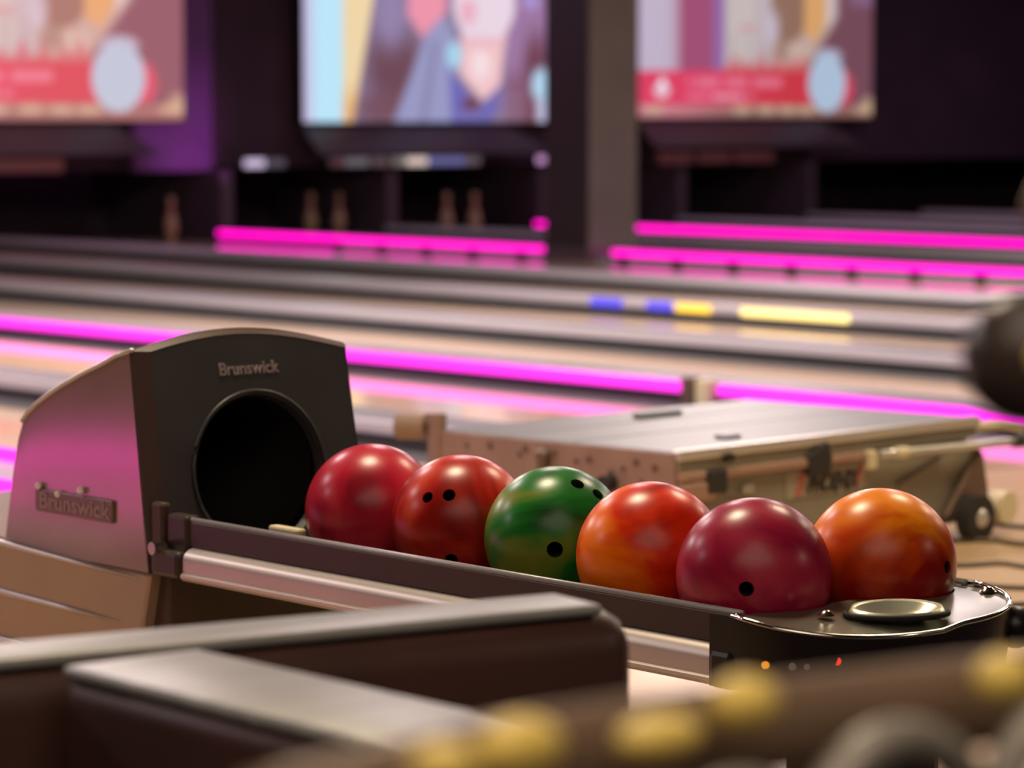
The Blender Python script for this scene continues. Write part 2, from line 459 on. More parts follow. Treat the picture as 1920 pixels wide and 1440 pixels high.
# square pillar
bm = B(15.74, 16.22, 17.78, 18.26, -0.12, ZC)
t = thing('pillar', 'square grey-brown pillar rising between two screens', 'pillar', (15.98, 18.02, 0))
bmesh.ops.translate(bm, verts=bm.verts, vec=(-15.98, -18.02, 0)); obj('shaft', bm, 'pillar', t)
obj('shaded_face', B(-0.252, -0.2405, -0.24, 0.24, 0.0, ZC - 0.01), 'pillarshade', t)  # dark sheet: shade on the left face put in as colour
obj('skirting', B(-0.256, 0.256, -0.256, 0.256, 0.0, 0.10, 0.006), 'gloss', t)

# ------------------------------------------------------------------ pin-end: screens, panels, pins
TH = R(40.14)
def wall_px(X, z, Y=23.1):
    d = X * math.sin(TH) + Y * math.cos(TH); lt = X * math.cos(TH) - Y * math.sin(TH)
    return 960 + 6000 * lt / d, 212 - 6000 * (z - 1.1) / d

def ss(a, b, x):
    if a == b: return 1.0 if x >= a else 0.0
    t = min(1, max(0, (x - a) / (b - a))); return t * t * (3 - 2 * t)
def mixc(c, d, k): return tuple(c[i] * (1 - k) + d[i] * k for i in range(3))
def inbox(x, y, x0, x1, y0, y1, s=4):
    return ss(x0 - s, x0 + s, x) * (1 - ss(x1 - s, x1 + s, x)) * ss(y0 - s, y0 + s, y) * (1 - ss(y1 - s, y1 + s, y))
def inell(x, y, cx, cy, rx, ry, s=0.12):
    q = math.hypot((x - cx) / rx, (y - cy) / ry); return 1 - ss(1 - s, 1 + s, q)
def poly(x, y, pts, s=5):
    d = 1e9
    n = len(pts)
    for i in range(n):   # convex, clockwise in image space
        ax, ay = pts[i]; bx, by = pts[(i + 1) % n]
        L = math.hypot(bx - ax, by - ay)
        d = min(d, ((bx - ax) * (y - ay) - (by - ay) * (x - ax)) / L)
    return ss(-s, s, d)

def paint_news(x, y):
    """broadcast picture with a red banner"""
    c = (200, 186, 208)
    c = mixc(c, (188, 150, 170), ss(1245, 1275, x))
    c = mixc(c, (166, 84, 120), ss(1268, 1280, x))
    c = mixc(c, (152, 110, 172), ss(1332, 1340, x))
    c = mixc(c, (204, 192, 188), ss(1352, 1362, x))
    c = mixc(c, (190, 176, 186), ss(1405, 1420, x) * 0.6)
    c = mixc(c, (214, 122, 140), inbox(x, y, 1385, 1415, 50, 58, 3) * 0.6)
    c = mixc(c, (196, 168, 156), ss(1440, 1450, x))
    c = mixc(c, (160, 128, 116), inbox(x, y, 1448, 1476, 70, 112, 8) * 0.8)
    for px in (1372, 1402, 1430): c = mixc(c, (176, 168, 176), inbox(x, y, px - 5, px + 5, 60, 118, 5) * 0.45)
    for px in (1486, 1504): c = mixc(c, (218, 204, 190), inbox(x, y, px - 5, px + 5, 86, 124, 5) * 0.6)
    c = mixc(c, (150, 114, 98), max(inbox(x, y, 1444, 1508, -400, 40, 6), inell(x, y, 1476, 36, 33, 44, 0.15)))
    c = mixc(c, (206, 196, 216), inell(x, y, 1446, 52, 12, 30, 0.5) * 0.8)
    c = mixc(c, (222, 168, 108), poly(x, y, [(1505, -400), (1552, -400), (1546, 40), (1526, 80), (1505, 62)], 6))
    c = mixc(c, (214, 198, 196), poly(x, y, [(1546, -400), (1572, -400), (1566, 30), (1546, 56)], 6))
    c = mixc(c, (120, 78, 92), ss(-10, 10, x - 1566 + max(0, y - 36) * 0.6))
    c = mixc(c, (146, 112, 150), inbox(x, y, 1590, 1640, -400, 14, 10) * 0.7)
    for k, (px, h) in enumerate(((1375, 112), (1398, 122), (1425, 110), (1452, 118), (1480, 120), (1500, 112))):
        c = mixc(c, (205, 90, 100), poly(x, y, [(px - 16, 136), (px, h - 12), (px + 16, 136)], 6) * 0.7)
    c = mixc(c, (200, 110, 110), inbox(x, y, 1352, 1530, 124, 140, 6) * 0.6)
    red = mixc((228, 70, 104), (208, 60, 74), ss(1300, 1480, x))
    c = mixc(c, red, inbox(x, y, -900, 1586, 133, 197, 3))
    c = mixc(c, (214, 70, 96), inell(x, y, 1580, 166, 18, 32, 0.2))
    c = mixc(c, (240, 205, 220), inell(x, y, 1240, 170, 15, 14, 0.3) + inell(x, y, 1241, 153, 7, 8, 0.3))
    for a, b in ((1288, 1296), (1304, 1348), (1358, 1400), (1410, 1464)):
        c = mixc(c, (234, 140, 165), inbox(x, y, a, b, 146, 164, 4) * 0.75)
    for a, b in ((1286, 1330), (1334, 1392), (1397, 1412)):
        c = mixc(c, (238, 180, 200), inbox(x, y, a, b, 176, 187, 4) * (0.8 if a == 1334 else 0.45))
    low = mixc((206, 130, 140), (150, 104, 98), ss(1240, 1420, x))
    low = mixc(low, (206, 182, 150), 0.8 * max(inell(x, y, cx, 206, 18, 8, 0.5) for cx in (1225, 1390, 1435, 1475, 1510, 1618)))
    c = mixc(c, low, ss(195, 200, y))
    c = mixc(c, (202, 180, 140), inell(x, y, 1625, 195, 12, 14, 0.4) * 0.7)
    c = mixc(c, (178, 178, 200), inell(x, y, 1550, 107, 25, 15, 0.25))
    n = 0.5 + 0.5 * math.sin(x * 0.9 + 3 * math.sin(y * 0.35)) * math.sin(y * 0.7 + 2 * math.sin(x * 0.3))
    c = mixc(c, mixc((188, 208, 228), (166, 190, 216), n), inell(x, y, 1548, 157, 35, 54, 0.08))
    return c

def paint_person(x, y):
    """out-of-focus close-up of somebody in a jacket"""
    c = (188, 230, 250)
    c = mixc((200, 190, 225), c, ss(575, 600, x))
    e1 = 645
    c = mixc(c, (240, 214, 168), ss(e1 - 4, e1 + 4, x))
    c = mixc(c, (230, 178, 118), ss(e1 - 4, e1 + 4, x) * ss(140, 215, y))
    e2 = 702 - y * 0.17
    jk = mixc((136, 118, 150), (112, 74, 88), inell(x, y, 740, 130, 48, 70, 0.6))
    jk = mixc(jk, (150, 132, 172), inell(x, y, 735, 30, 26, 60, 0.7))
    jk = mixc(jk, (118, 78, 90), inell(x, y, 715, 205, 45, 30, 0.6) * 0.8)
    c = mixc(c, jk, ss(e2 - 5, e2 + 5, x))
    c = mixc(c, (154, 154, 196), poly(x, y, [(822, 10), (850, 60), (862, 240), (735, 240), (790, 90)], 8))
    c = mixc(c, (128, 120, 160), poly(x, y, [(812, 80), (822, 80), (800, 240), (785, 240)], 6) * 0.6)
    c = mixc(c, (238, 150, 172), poly(x, y, [(775, -200), (845, -200), (838, 25), (792, 72), (765, 30)], 8))
    rj = mixc((158, 120, 162), (122, 74, 90), ss(110, 200, y))
    rj = mixc(rj, (112, 66, 84), inell(x, y, 1005, 130, 22, 60, 0.7))
    c = mixc(c, rj, ss(940, 958, x))
    c = mixc(c, (172, 150, 214), inell(x, y, 995, 5, 14, 14, 0.5))
    c = mixc(c, (242, 196, 200), poly(x, y, [(866, 60), (950, 60), (938, 165), (905, 190), (862, 140)], 7))
    c = mixc(c, (246, 226, 230), inell(x, y, 902, 122, 16, 26, 0.8))
    c = mixc(c, (234, 214, 228), inell(x, y, 908, 10, 58, 74, 0.1))
    c = mixc(c, (236, 160, 182), inell(x, y, 878, 24, 14, 22, 0.7) * 0.8)
    c = mixc(c, (236, 176, 190), inell(x, y, 905, 80, 42, 9, 0.5) * 0.7)
    c = mixc(c, (168, 214, 238), inell(x, y, 852, 104, 14, 26, 0.4))
    c = mixc(c, (112, 106, 184), max(poly(x, y, [(843, 128), (868, 165), (900, 210), (895, 242), (848, 242)], 6), poly(x, y, [(942, 158), (946, 200), (905, 232), (890, 214), (910, 192)], 6)))
    c = mixc(c, (122, 112, 178), inbox(x, y, 850, 900, 208, 260, 6) * 0.8)
    c = mixc(c, (112, 66, 84), inell(x, y, 884, 195, 16, 12, 0.5))
    c = mixc(c, (150, 120, 150), inbox(x, y, 930, 985, 170, 260, 12) * 0.6)
    c = mixc(c, (180, 215, 240), inell(x, y, 1016, 160, 20, 32, 0.4))
    c = mixc(c, (196, 196, 226), inbox(x, y, 1006, 1080, 185, 260, 8))
    return c

def screen_material():
    m = bpy.data.materials.new('screen_picture'); m.use_nodes = True
    nt = m.node_tree; nt.nodes.remove(nt.nodes['Principled BSDF'])
    e = nt.nodes.new('ShaderNodeEmission'); a = nt.nodes.new('ShaderNodeAttribute'); a.attribute_name = 'picture'
    nt.links.new(a.outputs['Color'], e.inputs[0]); e.inputs[1].default_value = 1.0
    nt.links.new(e.outputs[0], nt.nodes['Material Output'].inputs[0]); return m
M['screen'] = screen_material()

def screen(xa, xb, za, zb, painter, shift, gain, label, veil=(0, 0, 0)):
    t = thing('wall_screen', label, 'screen', ((xa + xb) / 2, 23.1, za), 0, 'big screens above the pin ends')
    xc = (xa + xb) / 2
    obj('housing', B(xa - xc - 0.02, xb - xc + 0.02, 0.004, 0.13, -0.02, zb - za + 0.02, 0.01), 'bezel', t)
    nx, nz = 150, 90
    bm = bmesh.new(); lay = bm.verts.layers.float_color.new('picture'); g = []
    for j in range(nz + 1):
        row = []
        for i in range(nx + 1):
            X = xa + (xb - xa) * i / nx; z = za + (zb - za) * j / nz
            v = bm.verts.new((X - xc, 0, z - za))
            px, py = wall_px(X + shift, z)
            c = srgb(*painter(px, py)); v[lay] = (c[0] * gain[0] + veil[0], c[1] * gain[1] + veil[1], c[2] * gain[2] + veil[2], 1)
            row.append(v)
        g.append(row)
    for j in range(nz):
        for i in range(nx): bm.faces.new((g[j][i], g[j][i + 1], g[j + 1][i + 1], g[j + 1][i]))
    me = bpy.data.meshes.new('picture'); bm.to_mesh(me); bm.free(); me.materials.append(M['screen'])
    o = bpy.data.objects.new('picture', me); COL.objects.link(o); o.parent = t
    # sloping dark hood panel under the screen
    w2 = (xb - xa) / 2
    bm = bmesh.new()
    A = [(-w2, 0.02, -0.03), (w2 - 0.75, 0.02, -0.03), (w2 - 0.38, -0.26, -0.29), (-w2, -0.26, -0.29)]
    v = [bm.verts.new(p) for p in A] + [bm.verts.new((p[0], p[1] + 0.05, p[2])) for p in A]
    for f in ((0, 1, 2, 3), (7, 6, 5, 4), (0, 4, 5, 1), (1, 5, 6, 2), (2, 6, 7, 3), (3, 7, 4, 0)): bm.faces.new([v[k] for k in f])
    obj('hood_panel', bm, 'gloss', t)
    return t
screen(12.50, 15.76, 1.04, 2.75, paint_news, 24.37 - 15.76, (0.95, 0.92, 0.88), 'screen at the far left showing a red banner with pale disc', (0.16, 0.055, 0.065))
screen(17.05, 20.16, 1.02, 2.75, paint_person, 0.0, (1, 1, 1), 'middle screen with close-up of a person in a grey jacket')
screen(21.09, 24.37, 1.06, 2.75, paint_news, 0.0, (0.92, 0.90, 0.92), 'screen right of the pillar with red banner and pale disc')

# purple wall column between the left and middle screens
o = obj('wall_column', B(15.28, 16.10, 23.16, 23.249, 0.60, 2.3), 'purple'); tag(o, 'purple lit wall column between the left and middle screens', 'column')
l = bpy.data.lights.new('column_uplight', 'SPOT'); l.energy = 15; l.color = (0.85, 0.2, 0.9); l.spot_size = R(70); l.spot_blend = 0.8; l.shadow_soft_size = 0.05
lo = bpy.data.objects.new('column_uplight', l); COL.objects.link(lo); lo.location = (15.95, 22.3, 0.55)
lo.rotation_euler = (Vector((15.85, 23.2, 0.95)) - Vector(lo.location)).to_track_quat('-Z', 'Y').to_euler()

# glowing bars standing in for reflections along the masking's lower edge
def glintbar(xa, segs, label):
    t = thing('masking_glint', label, 'glint', (xa, 22.80, 0.66), 0, 'painted glints on the masking edge')
    end = max(s[1] for s in segs)
    obj('housing', B(-0.03, end - xa + 0.03, 0.03, 0.08, -0.05, 0.06, 0.006), 'dark', t)
    for a, b, rgb in segs:
        mm = glow('edge_glint_glow', srgb(*rgb), 0.9)
        obj('glint_segment', B(a - xa, b - xa, -0.01, 0.028, -0.03, 0.04, 0.008), mm, t)
glintbar(16.20, [(16.20, 16.40, (225, 205, 240)), (16.42, 16.62, (90, 80, 95))], 'short bright painted glint left of the middle screen')
glintbar(17.13, [(17.13, 17.28, (90, 60, 66)), (17.29, 17.55, (112, 104, 110)), (17.60, 17.78, (100, 80, 85)), (17.84, 17.98, (130, 120, 118)), (17.99, 18.22, (240, 215, 205)), (18.24, 18.66, (112, 108, 165)), (18.68, 18.84, (105, 90, 98))], 'long painted glint bar with blue and white segments under the middle screen')
glintbar(19.55, [(19.55, 19.82, (215, 160, 215))], 'small pinkish painted glint under the middle screen right corner')
def trimbar(xa, spans, label):
    t = thing('sign_bar', label, 'sign', (xa, 22.80, 0.66), 0, 'dull red bars below the screens')
    for a, b in spans: obj('panel', B(a - xa, b - xa, 0.0, 0.06, -0.05, 0.06, 0.006), 'redbrown', t)
trimbar(13.2, [(13.2, 14.35)], 'dull red bar below the far left screen')
trimbar(21.1, [(21.1, 21.55), (21.62, 22.05), (22.12, 22.65)], 'dull red bar in three pieces right of the pillar')

# kickback partitions of the pin decks
KL = ['far left', 'left', 'purple column', 'middle screen left', 'middle screen right', 'pillar', 'right screen left', 'right screen right']
for i, x in enumerate((13.66, 16.08, 17.9, 19.70, 21.5, 23.3)):
    o = obj('kickback_panel', B(x - 0.06, x + 0.06, LEND + 0.05, 24.6, -0.1, 0.60, 0.008), 'gloss')
    tag(o, 'black partition at the pin end, %s from the left' % ordw[i], 'partition', 'partitions between pin decks')

# pins
PROF = [(0, 0), (0.026, 0), (0.03, 0.01), (0.045, 0.06), (0.0585, 0.105), (0.0605, 0.125), (0.056, 0.16), (0.044, 0.20), (0.031, 0.235), (0.0235, 0.262), (0.0225, 0.28), (0.0255, 0.31), (0.0315, 0.335), (0.0325, 0.35), (0.028, 0.37), (0.016, 0.379), (0, 0.381)]
pin_bm = lathe(PROF, 20); pin0 = None
PINS = [(15.62, 23.10, 'pin standing farthest left below the purple column'), (17.33, 23.38, 'left pin of the pair under the middle screen left part'),
        (17.53, 23.22, 'right pin of the pair under the middle screen left part'), (18.30, 22.62, 'dimmer pin just left of the brightest pin'), (18.48, 22.44, 'brightest tan pin under the middle screen')]
for k, (x, y, lab) in enumerate(PINS):
    t = thing('bowling_pin', lab, 'bowling pin', (x, y, 0.001), 0, 'bowling pins')
    if k == 0:
        body = obj('body', pin_bm, 'pin', t, smooth=True)
        st = obj('stripe', lathe([(0.0240, 0.262), (0.0232, 0.272), (0.0232, 0.282), (0.0240, 0.292)], 20), 'pinstripe', t, smooth=True)
    else:
        for src in (body, st):
            c = src.copy(); COL.objects.link(c); c.parent = t

# ------------------------------------------------------------------ ball return
BR = thing('ball_return', 'ball return with dark arched hood and rack of coloured balls', 'ball return', (3.19, 4.0, 0))
def L(bm):
    bmesh.ops.translate(bm, verts=bm.verts, vec=(-3.19, -4.0, 0)); return bm
def br(name, bm, m, parent=None, **k):
    o = obj(name, L(bm), m, parent or BR, **k); return o
XL, XR = 2.95, 3.41
def front_y(z):      # front plane leans
    pts = [(0.0, 4.50), (0.228, 4.468), (0.33, 4.437), (0.70, 4.487), (0.80, 4.50)]
    for (a, ya), (b, yb) in zip(pts, pts[1:]):
        if z <= b: return ya + (yb - ya) * (z - a) / (b - a)
    return pts[-1][1]
def arch(u):         # top outline height, u 0..1 from left to right
    return 0.703 + 0.034 * math.sin(math.pi * min(1, max(0, u)) ** 0.95) - 0.008 * u
# shell: cross sections along Y
ST = [(0.0, 0.0), (0.05, 0.012), (0.098, 0.030), (0.16, 0.050), (0.226, 0.075), (0.27, 0.094), (0.306, 0.112), (0.335, 0.130), (0.352, 0.145), (0.366, 0.175)]
def shell():
    bm = bmesh.new()
    st = ST
    n = 14; rings = []
    for dy, drop in st:
        top = []
        for i in range(n + 1):
            u = i / n
            x = XL + 0.005 + (XR - XL - 0.015) * u
            z = arch(u) - drop
            top.append((x, z))
        ring = [(XL, 0.335)] + [(XL + 0.002, 0.48)] + top + [(XR, 0.48), (XR, 0.335)]
        yb = 4.487 + dy
        vs_ = []
        for (x, z) in ring:
            y = front_y(z) + 0.002 if dy == 0 else (yb + (0.045 * (1 - min(1, (z - 0.335) / 0.2)) if dy > 0.3 else 0))
            vs_.append(bm.verts.new((x, y, z)))
        rings.append(vs_)
    for a, b in zip(rings, rings[1:]):
        for i in range(len(a) - 1):
            bm.faces.new((a[i], a[i + 1], b[i + 1], b[i]))
    bm.faces.new(rings[-1])
    return bm
o = br('hood_shell', shell(), 'hood'); smooth_angle(o, 40)
# lower body
lowpts = [(4.437, 0.335), (4.468, 0.22), (4.50, 0.0), (5.75, 0.0), (5.70, 0.30), (5.60, 0.335)]
o = br('lower_body', prism(lowpts, 'x', XL, XR, 0.006), 'hood')
for za, zb, ya in ((0.320, 0.345, 4.47), (0.240, 0.255, 4.53), (0.150, 0.172, 4.60)):
    # stepped moulding: sticks out at the back, fades into the panel at the front
    bm = bmesh.new()
    v = [bm.verts.new(p) for p in ((XL + 0.001, ya, za), (XL - 0.016, 5.05, zb - 0.004), (XL - 0.016, 5.6, zb - 0.004), (XL + 0.001, 5.6, zb + 0.012), (XL + 0.001, 5.05, zb + 0.012), (XL + 0.001, ya, za + 0.006),
                                   (XL + 0.001, 5.05, 0.02), (XL + 0.001, 5.6, 0.02))]
    bm.faces.new((v[0], v[1], v[4], v[5])); bm.faces.new((v[1], v[2], v[3], v[4])); bm.faces.new((v[0], v[6], v[1])); bm.faces.new((v[6], v[7], v[2], v[1])); 
    bm.faces.new((v[2], v[7], v[3]))
    br('moulding', bm, 'hood')
    br('moulding_highlight', tube([(XL - 0.001, ya, za + 0.003), (XL - 0.006, 0.6 * ya + 0.4 * 5.05, 0.6 * za + 0.4 * zb + 0.002), (XL - 0.013, 5.05, zb + 0.002), (XL - 0.013, 5.6, zb + 0.002)], [0.001, 0.004, 0.007, 0.007], 10), 'hoodedge', smooth=True)  # highlight on the rounded step, put in as a pale tube
# bright edge along the rounded back of the shell
edge = [(XL + 0.003, 4.487 + dy, arch(0) - dr + 0.002) for dy, dr in ST[:-1]]
br('edge_bead', tube(edge, 0.004, 8), 'hoodedge', smooth=True)
# front trim frame and face
def outline(inset, n=16):
    pts = [(XL + inset, 0.335), (XL + inset, 0.50)]
    for i in range(n + 1):
        u = i / n; x = XL + inset + (XR - 0.012 - XL - inset * 1.25) * u
        pts.append((x, arch((x - XL) / (XR - XL)) - inset * 0.28))
    pts += [(XR - inset * 0.25, 0.50), (XR - inset * 0.25, 0.335)]
    return pts
bm = bmesh.new(); a = outline(0.0); b = outline(0.034)
va = [bm.verts.new((x, front_y(z) + 0.004, z)) for x, z in a]; vb = [bm.verts.new((x, front_y(z) - 0.010, z)) for x, z in b]
for i in range(len(va) - 1): bm.faces.new((va[i], va[i + 1], vb[i + 1], vb[i]))
o = br('front_trim', bm, 'hoodtrim'); smooth_angle(o, 30)
HC = (3.186, 0.488); HRX, HRZ = 0.132, 0.132
bm = bmesh.new(); out = outline(0.034)
vo = [bm.verts.new((x, front_y(z) - 0.0095, z)) for x, z in out]
eo = [bm.edges.new((vo[i], vo[(i + 1) % len(vo)])) for i in range(len(vo))]
NH = 40
vi = []
for i in range(NH):
    a_ = 2 * math.pi * i / NH
    z = HC[1] + HRZ * math.sin(a_); vi.append(bm.verts.new((HC[0] + HRX * math.cos(a_), front_y(z) - 0.0095, z)))
ei = [bm.edges.new((vi[i], vi[(i + 1) % NH])) for i in range(NH)]
bmesh.ops.triangle_fill(bm, use_beauty=True, edges=eo + ei)
# rolled lip into the hole
v2 = [bm.verts.new((HC[0] + (v.co.x - HC[0]) * 0.95, v.co.y + 0.012, HC[1] + (v.co.z - HC[1]) * 0.95)) for v in vi]
for i in range(NH): bm.faces.new((vi[i], vi[(i + 1) % NH], v2[(i + 1) % NH], v2[i]))
face = br('hood_face', bm, 'hoodface')
# raised ring round the mouth
ring = [(HC[0] + (HRX + 0.006) * math.cos(2 * math.pi * i / 48), 0, HC[1] + (HRZ + 0.006) * math.sin(2 * math.pi * i / 48)) for i in range(49)]
ring = [(x, front_y(z) - 0.011, z) for x, _, z in ring]
br('mouth_ring', tube(ring[:37], 0.003, 8), 'hoodface', smooth=True)
# tunnel
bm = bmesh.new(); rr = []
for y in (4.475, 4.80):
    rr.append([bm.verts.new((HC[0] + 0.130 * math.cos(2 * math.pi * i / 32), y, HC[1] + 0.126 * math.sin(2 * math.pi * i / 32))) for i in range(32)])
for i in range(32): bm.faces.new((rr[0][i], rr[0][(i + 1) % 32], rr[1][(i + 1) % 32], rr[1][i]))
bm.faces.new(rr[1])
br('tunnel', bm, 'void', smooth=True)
# maker's name above the mouth and on the side badge
lean = math.atan2(0.05, 0.37)
lettering('lettering', 'Brunswick', 0.03, 'letter', BR, (3.180 - 3.19, front_y(0.664) - 0.0105 - 4.0, 0.664), (R(90) - lean, 0, 0), width=0.125, bold=0.0006)
br('badge', B(XL - 0.005, XL + 0.001, 4.541, 4.786, 0.408, 0.447, 0.002, 1), 'badge')
bd = [o for o in BR.children if o.name.startswith('badge')][0]
lt = lettering('badge_lettering', 'Brunswick', 0.04, 'letterdim', bd, (XL - 0.0055 - 3.19, 4.66 - 4.0, 0.4275), (R(90), 0, R(-90)), width=0.225, bold=0.001)
for y, z in ((4.775, 0.452), (4.712, 0.443), (4.640, 0.456)):
    bm = bmesh.new(); bmesh.ops.create_uvsphere(bm, u_segments=12, v_segments=8, radius=0.0065)
    bmesh.ops.translate(bm, verts=bm.verts, vec=(XL - 0.004, y, z)); br('stud', bm, 'stud', smooth=True)
# pedestal below the mouth
br('pedestal', prism([(4.41, 0.335), (4.41, 0.0), (4.50, 0.0), (4.50, 0.335)], 'x', 2.975, 3.395, 0.008), 'hoodtrim')
br('rack_leg', B(3.10, 3.28, 2.96, 3.10, 0.02, 0.34, 0.02), 'dark')
br('rack_foot', B(3.02, 3.38, 2.93, 3.14, 0.0, 0.03, 0.006), 'dark')
# rack: bed, tracks, sides, rails
br('rack_bed', prism([(2.985, 0.36), (3.01, 0.35), (3.06, 0.338), (3.14, 0.338), (3.19, 0.35), (3.24, 0.338), (3.32, 0.338), (3.37, 0.35), (3.395, 0.36), (3.395, 0.352), (3.33, 0.332), (3.05, 0.332), (2.985, 0.352)], 'y', 2.95, 4.42), 'bed')
for x in (3.055, 3.13, 3.245, 3.325):
    br('track_rail', tube([(x, 3.06, 0.349), (x, 4.42, 0.349)], 0.008, 8), 'rackside', smooth=True)
for s, xa in ((0, 2.968), (1, 3.414)):
    o = br('side_panel', B(xa, xa + 0.014, 3.05, 4.36, 0.386, 0.430, 0.003, 1), 'rackside')
    br('panel_lip', tube([(xa + 0.007, 3.05, 0.4305), (xa + 0.007, 4.36, 0.4305)], 0.0055, 8), 'cap', smooth=True)
    xb = xa - 0.020 if s == 0 else xa - 0.012
    # extruded rail with rounded top
    cs = [(xb, 0.334), (xb - 0.005, 0.339), (xb - 0.005, 0.344), (xb, 0.347), (xb, 0.366)] + [(xb + 0.024 - 0.024 * math.cos(0.5 * math.pi * k / 7), 0.366 + 0.021 * math.sin(0.5 * math.pi * k / 7)) for k in range(1, 8)] + [(xb + 0.036, 0.387), (xb + 0.036, 0.334)]
    o = br('extruded_rail', prism(cs, 'y', 3.06, 4.335), 'rail'); smooth_angle(o, 40)
br('screed', B(3.03, 3.05, 4.13, 4.21, 0.352, 0.432, 0.004), 'cream')
# bracket joining the rack to the hood
bk = br('rack_bracket', B(2.962, 2.992, 4.345, 4.405, 0.372, 0.438, 0.006), 'rackside')
br('bracket_block', B(2.94, 2.985, 4.34, 4.42, 0.335, 0.380, 0.008), 'rackside')
br('bracket_bolt', cyl((2.930, 4.40, 0.382), (2.955, 4.40, 0.382), 0.011, 14), 'chrome', bk, smooth=False)
br('bracket_arm', B(2.955, 2.975, 4.405, 4.44, 0.36, 0.455, 0.006), 'hoodtrim')
# end cap: plan outline (rounded nose towards the seats), rim dips at the front
def nose(inset=0.0, n=28):
    pts = []
    xm, hw = 3.182, 0.243 - inset
    yb, ln = 3.035, 0.160 - inset * 0.85
    for i in range(n + 1):
        a_ = math.pi * i / n
        cx, sx_ = math.cos(a_), math.sin(a_)
        u = abs(sx_)
        pts.append((xm - hw * math.copysign(abs(cx) ** 0.8, cx), yb - ln * u ** 0.85, 0.432 - 0.026 * u * (1 if cx > 0 else 0.75)))
    return pts
bm = bmesh.new(); o1 = nose(); n1 = len(o1)
tp = [bm.verts.new(p) for p in o1]; bt = [bm.verts.new((3.182 + (x - 3.182) * 0.985, y + 0.008, 0.335)) for x, y, z in o1]
md_ = [bm.verts.new((x, y, z - 0.012)) for x, y, z in o1]
for i in range(n1 - 1):
    bm.faces.new((tp[i], tp[i + 1], md_[i + 1], md_[i])); bm.faces.new((md_[i], md_[i + 1], bt[i + 1], bt[i]))
bl = [bm.verts.new(p) for p in ((2.939, 3.075, 0.432), (2.939, 3.075, 0.335), (3.425, 3.075, 0.335), (3.425, 3.075, 0.432))]
bm.faces.new((bl[0], tp[0], md_[0], bt[0], bl[1])); bm.faces.new((bl[3], bl[2], bt[-1], md_[-1], tp[-1]))
bm.faces.new([bl[1]] + bt + [bl[2]])
capb = br('end_cap', bm, 'dark'); smooth_angle(capb, 35)
# top plate running in to the balls, cut out round them
def back_y(x):
    y = 3.06
    for bx_, by_ in ((3.086, 3.140), (3.302, 3.105)):
        q = 0.105 ** 2 - (x - bx_) ** 2
        if q > 0: y = min(y, by_ - math.sqrt(q))
    return y
bm = bmesh.new(); rim = nose(0.003, 60); rows = []
for x, y, z in rim:
    yb_ = max(back_y(x), y + 0.002)
    rows.append([bm.verts.new((x, y + (yb_ - y) * k, z + (0.427 - z) * (k ** 0.7))) for k in (0, 0.25, 0.6, 1.0)] + [bm.verts.new((x, yb_, 0.35))])
for p, q in zip(rows, rows[1:]):
    for k in range(4): bm.faces.new((p[k], p[k + 1], q[k + 1], q[k]))
o = br('end_plate', bm, 'cap_top'); smooth_angle(o, 50)
br('end_plate_rim', tube([(x, y, z + 0.001) for x, y, z in nose(0.004)], 0.0042, 8), 'chrome', smooth=True)
# oval dish in the plate
bm = lathe([(0.0, -0.012), (0.030, -0.009), (0.048, 0.0), (0.058, 0.008), (0.064, 0.011), (0.068, 0.004)], 32)
bmesh.ops.scale(bm, vec=(1.0, 0.62, 1.0), verts=bm.verts)
bmesh.ops.rotate(bm, verts=bm.verts, cent=(0, 0, 0), matrix=Matrix.Rotation(R(-25), 3, 'Z') @ Matrix.Rotation(R(6), 3, 'X'))
bmesh.ops.translate(bm, verts=bm.verts, vec=(3.165, 2.945, 0.424))
dish = br('dish', bm, 'dishmetal', smooth=True)
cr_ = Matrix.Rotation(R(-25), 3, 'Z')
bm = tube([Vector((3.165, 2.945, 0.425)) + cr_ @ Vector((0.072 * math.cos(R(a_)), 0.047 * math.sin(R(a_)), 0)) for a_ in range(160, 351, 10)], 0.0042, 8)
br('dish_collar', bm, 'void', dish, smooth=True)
for x, y in ((2.962, 3.045), (3.07, 2.985), (3.40, 2.99)):
    bm = lathe([(0, 0.008), (0.007, 0.006), (0.012, 0.0)], 14, c=(x, y, 0.427)); br('cap_screw', bm, 'chrome', smooth=True)
# little lights and marks on the flank of the end cap
def on_flank(name, x, y, z, r, m):
    n = (Vector((x, y, 0)) - Vector((3.185, 3.05, 0))).normalized()
    p = Vector((x, y, z)); br(name, cyl(p - n * 0.006, p + n * 0.003, r, 12), m)
E_ = 0
nz = nose()
def flank(i): return (nz[i][0], nz[i][1] + 0.006)
for nm, i, z, r, m in (('orange_light', 3, 0.374, 0.005, 'ledorange'), ('red_light', 8, 0.381, 0.0055, 'ledred'), ('mark', 5, 0.374, 0.005, 'cap'), ('mark', 6, 0.374, 0.004, 'cap')):
    on_flank(nm, flank(i)[0], flank(i)[1], z, r, m)
kb = bmesh.new(); bmesh.ops.create_uvsphere(kb, u_segments=16, v_segments=10, radius=0.03)
bmesh.ops.translate(kb, verts=kb.verts, vec=(3.39, 2.93, 0.385)); br('end_knob', kb, 'dark', smooth=True)
br('corner_block', B(2.936, 2.975, 3.03, 3.075, 0.333, 0.385, 0.008), 'dark')

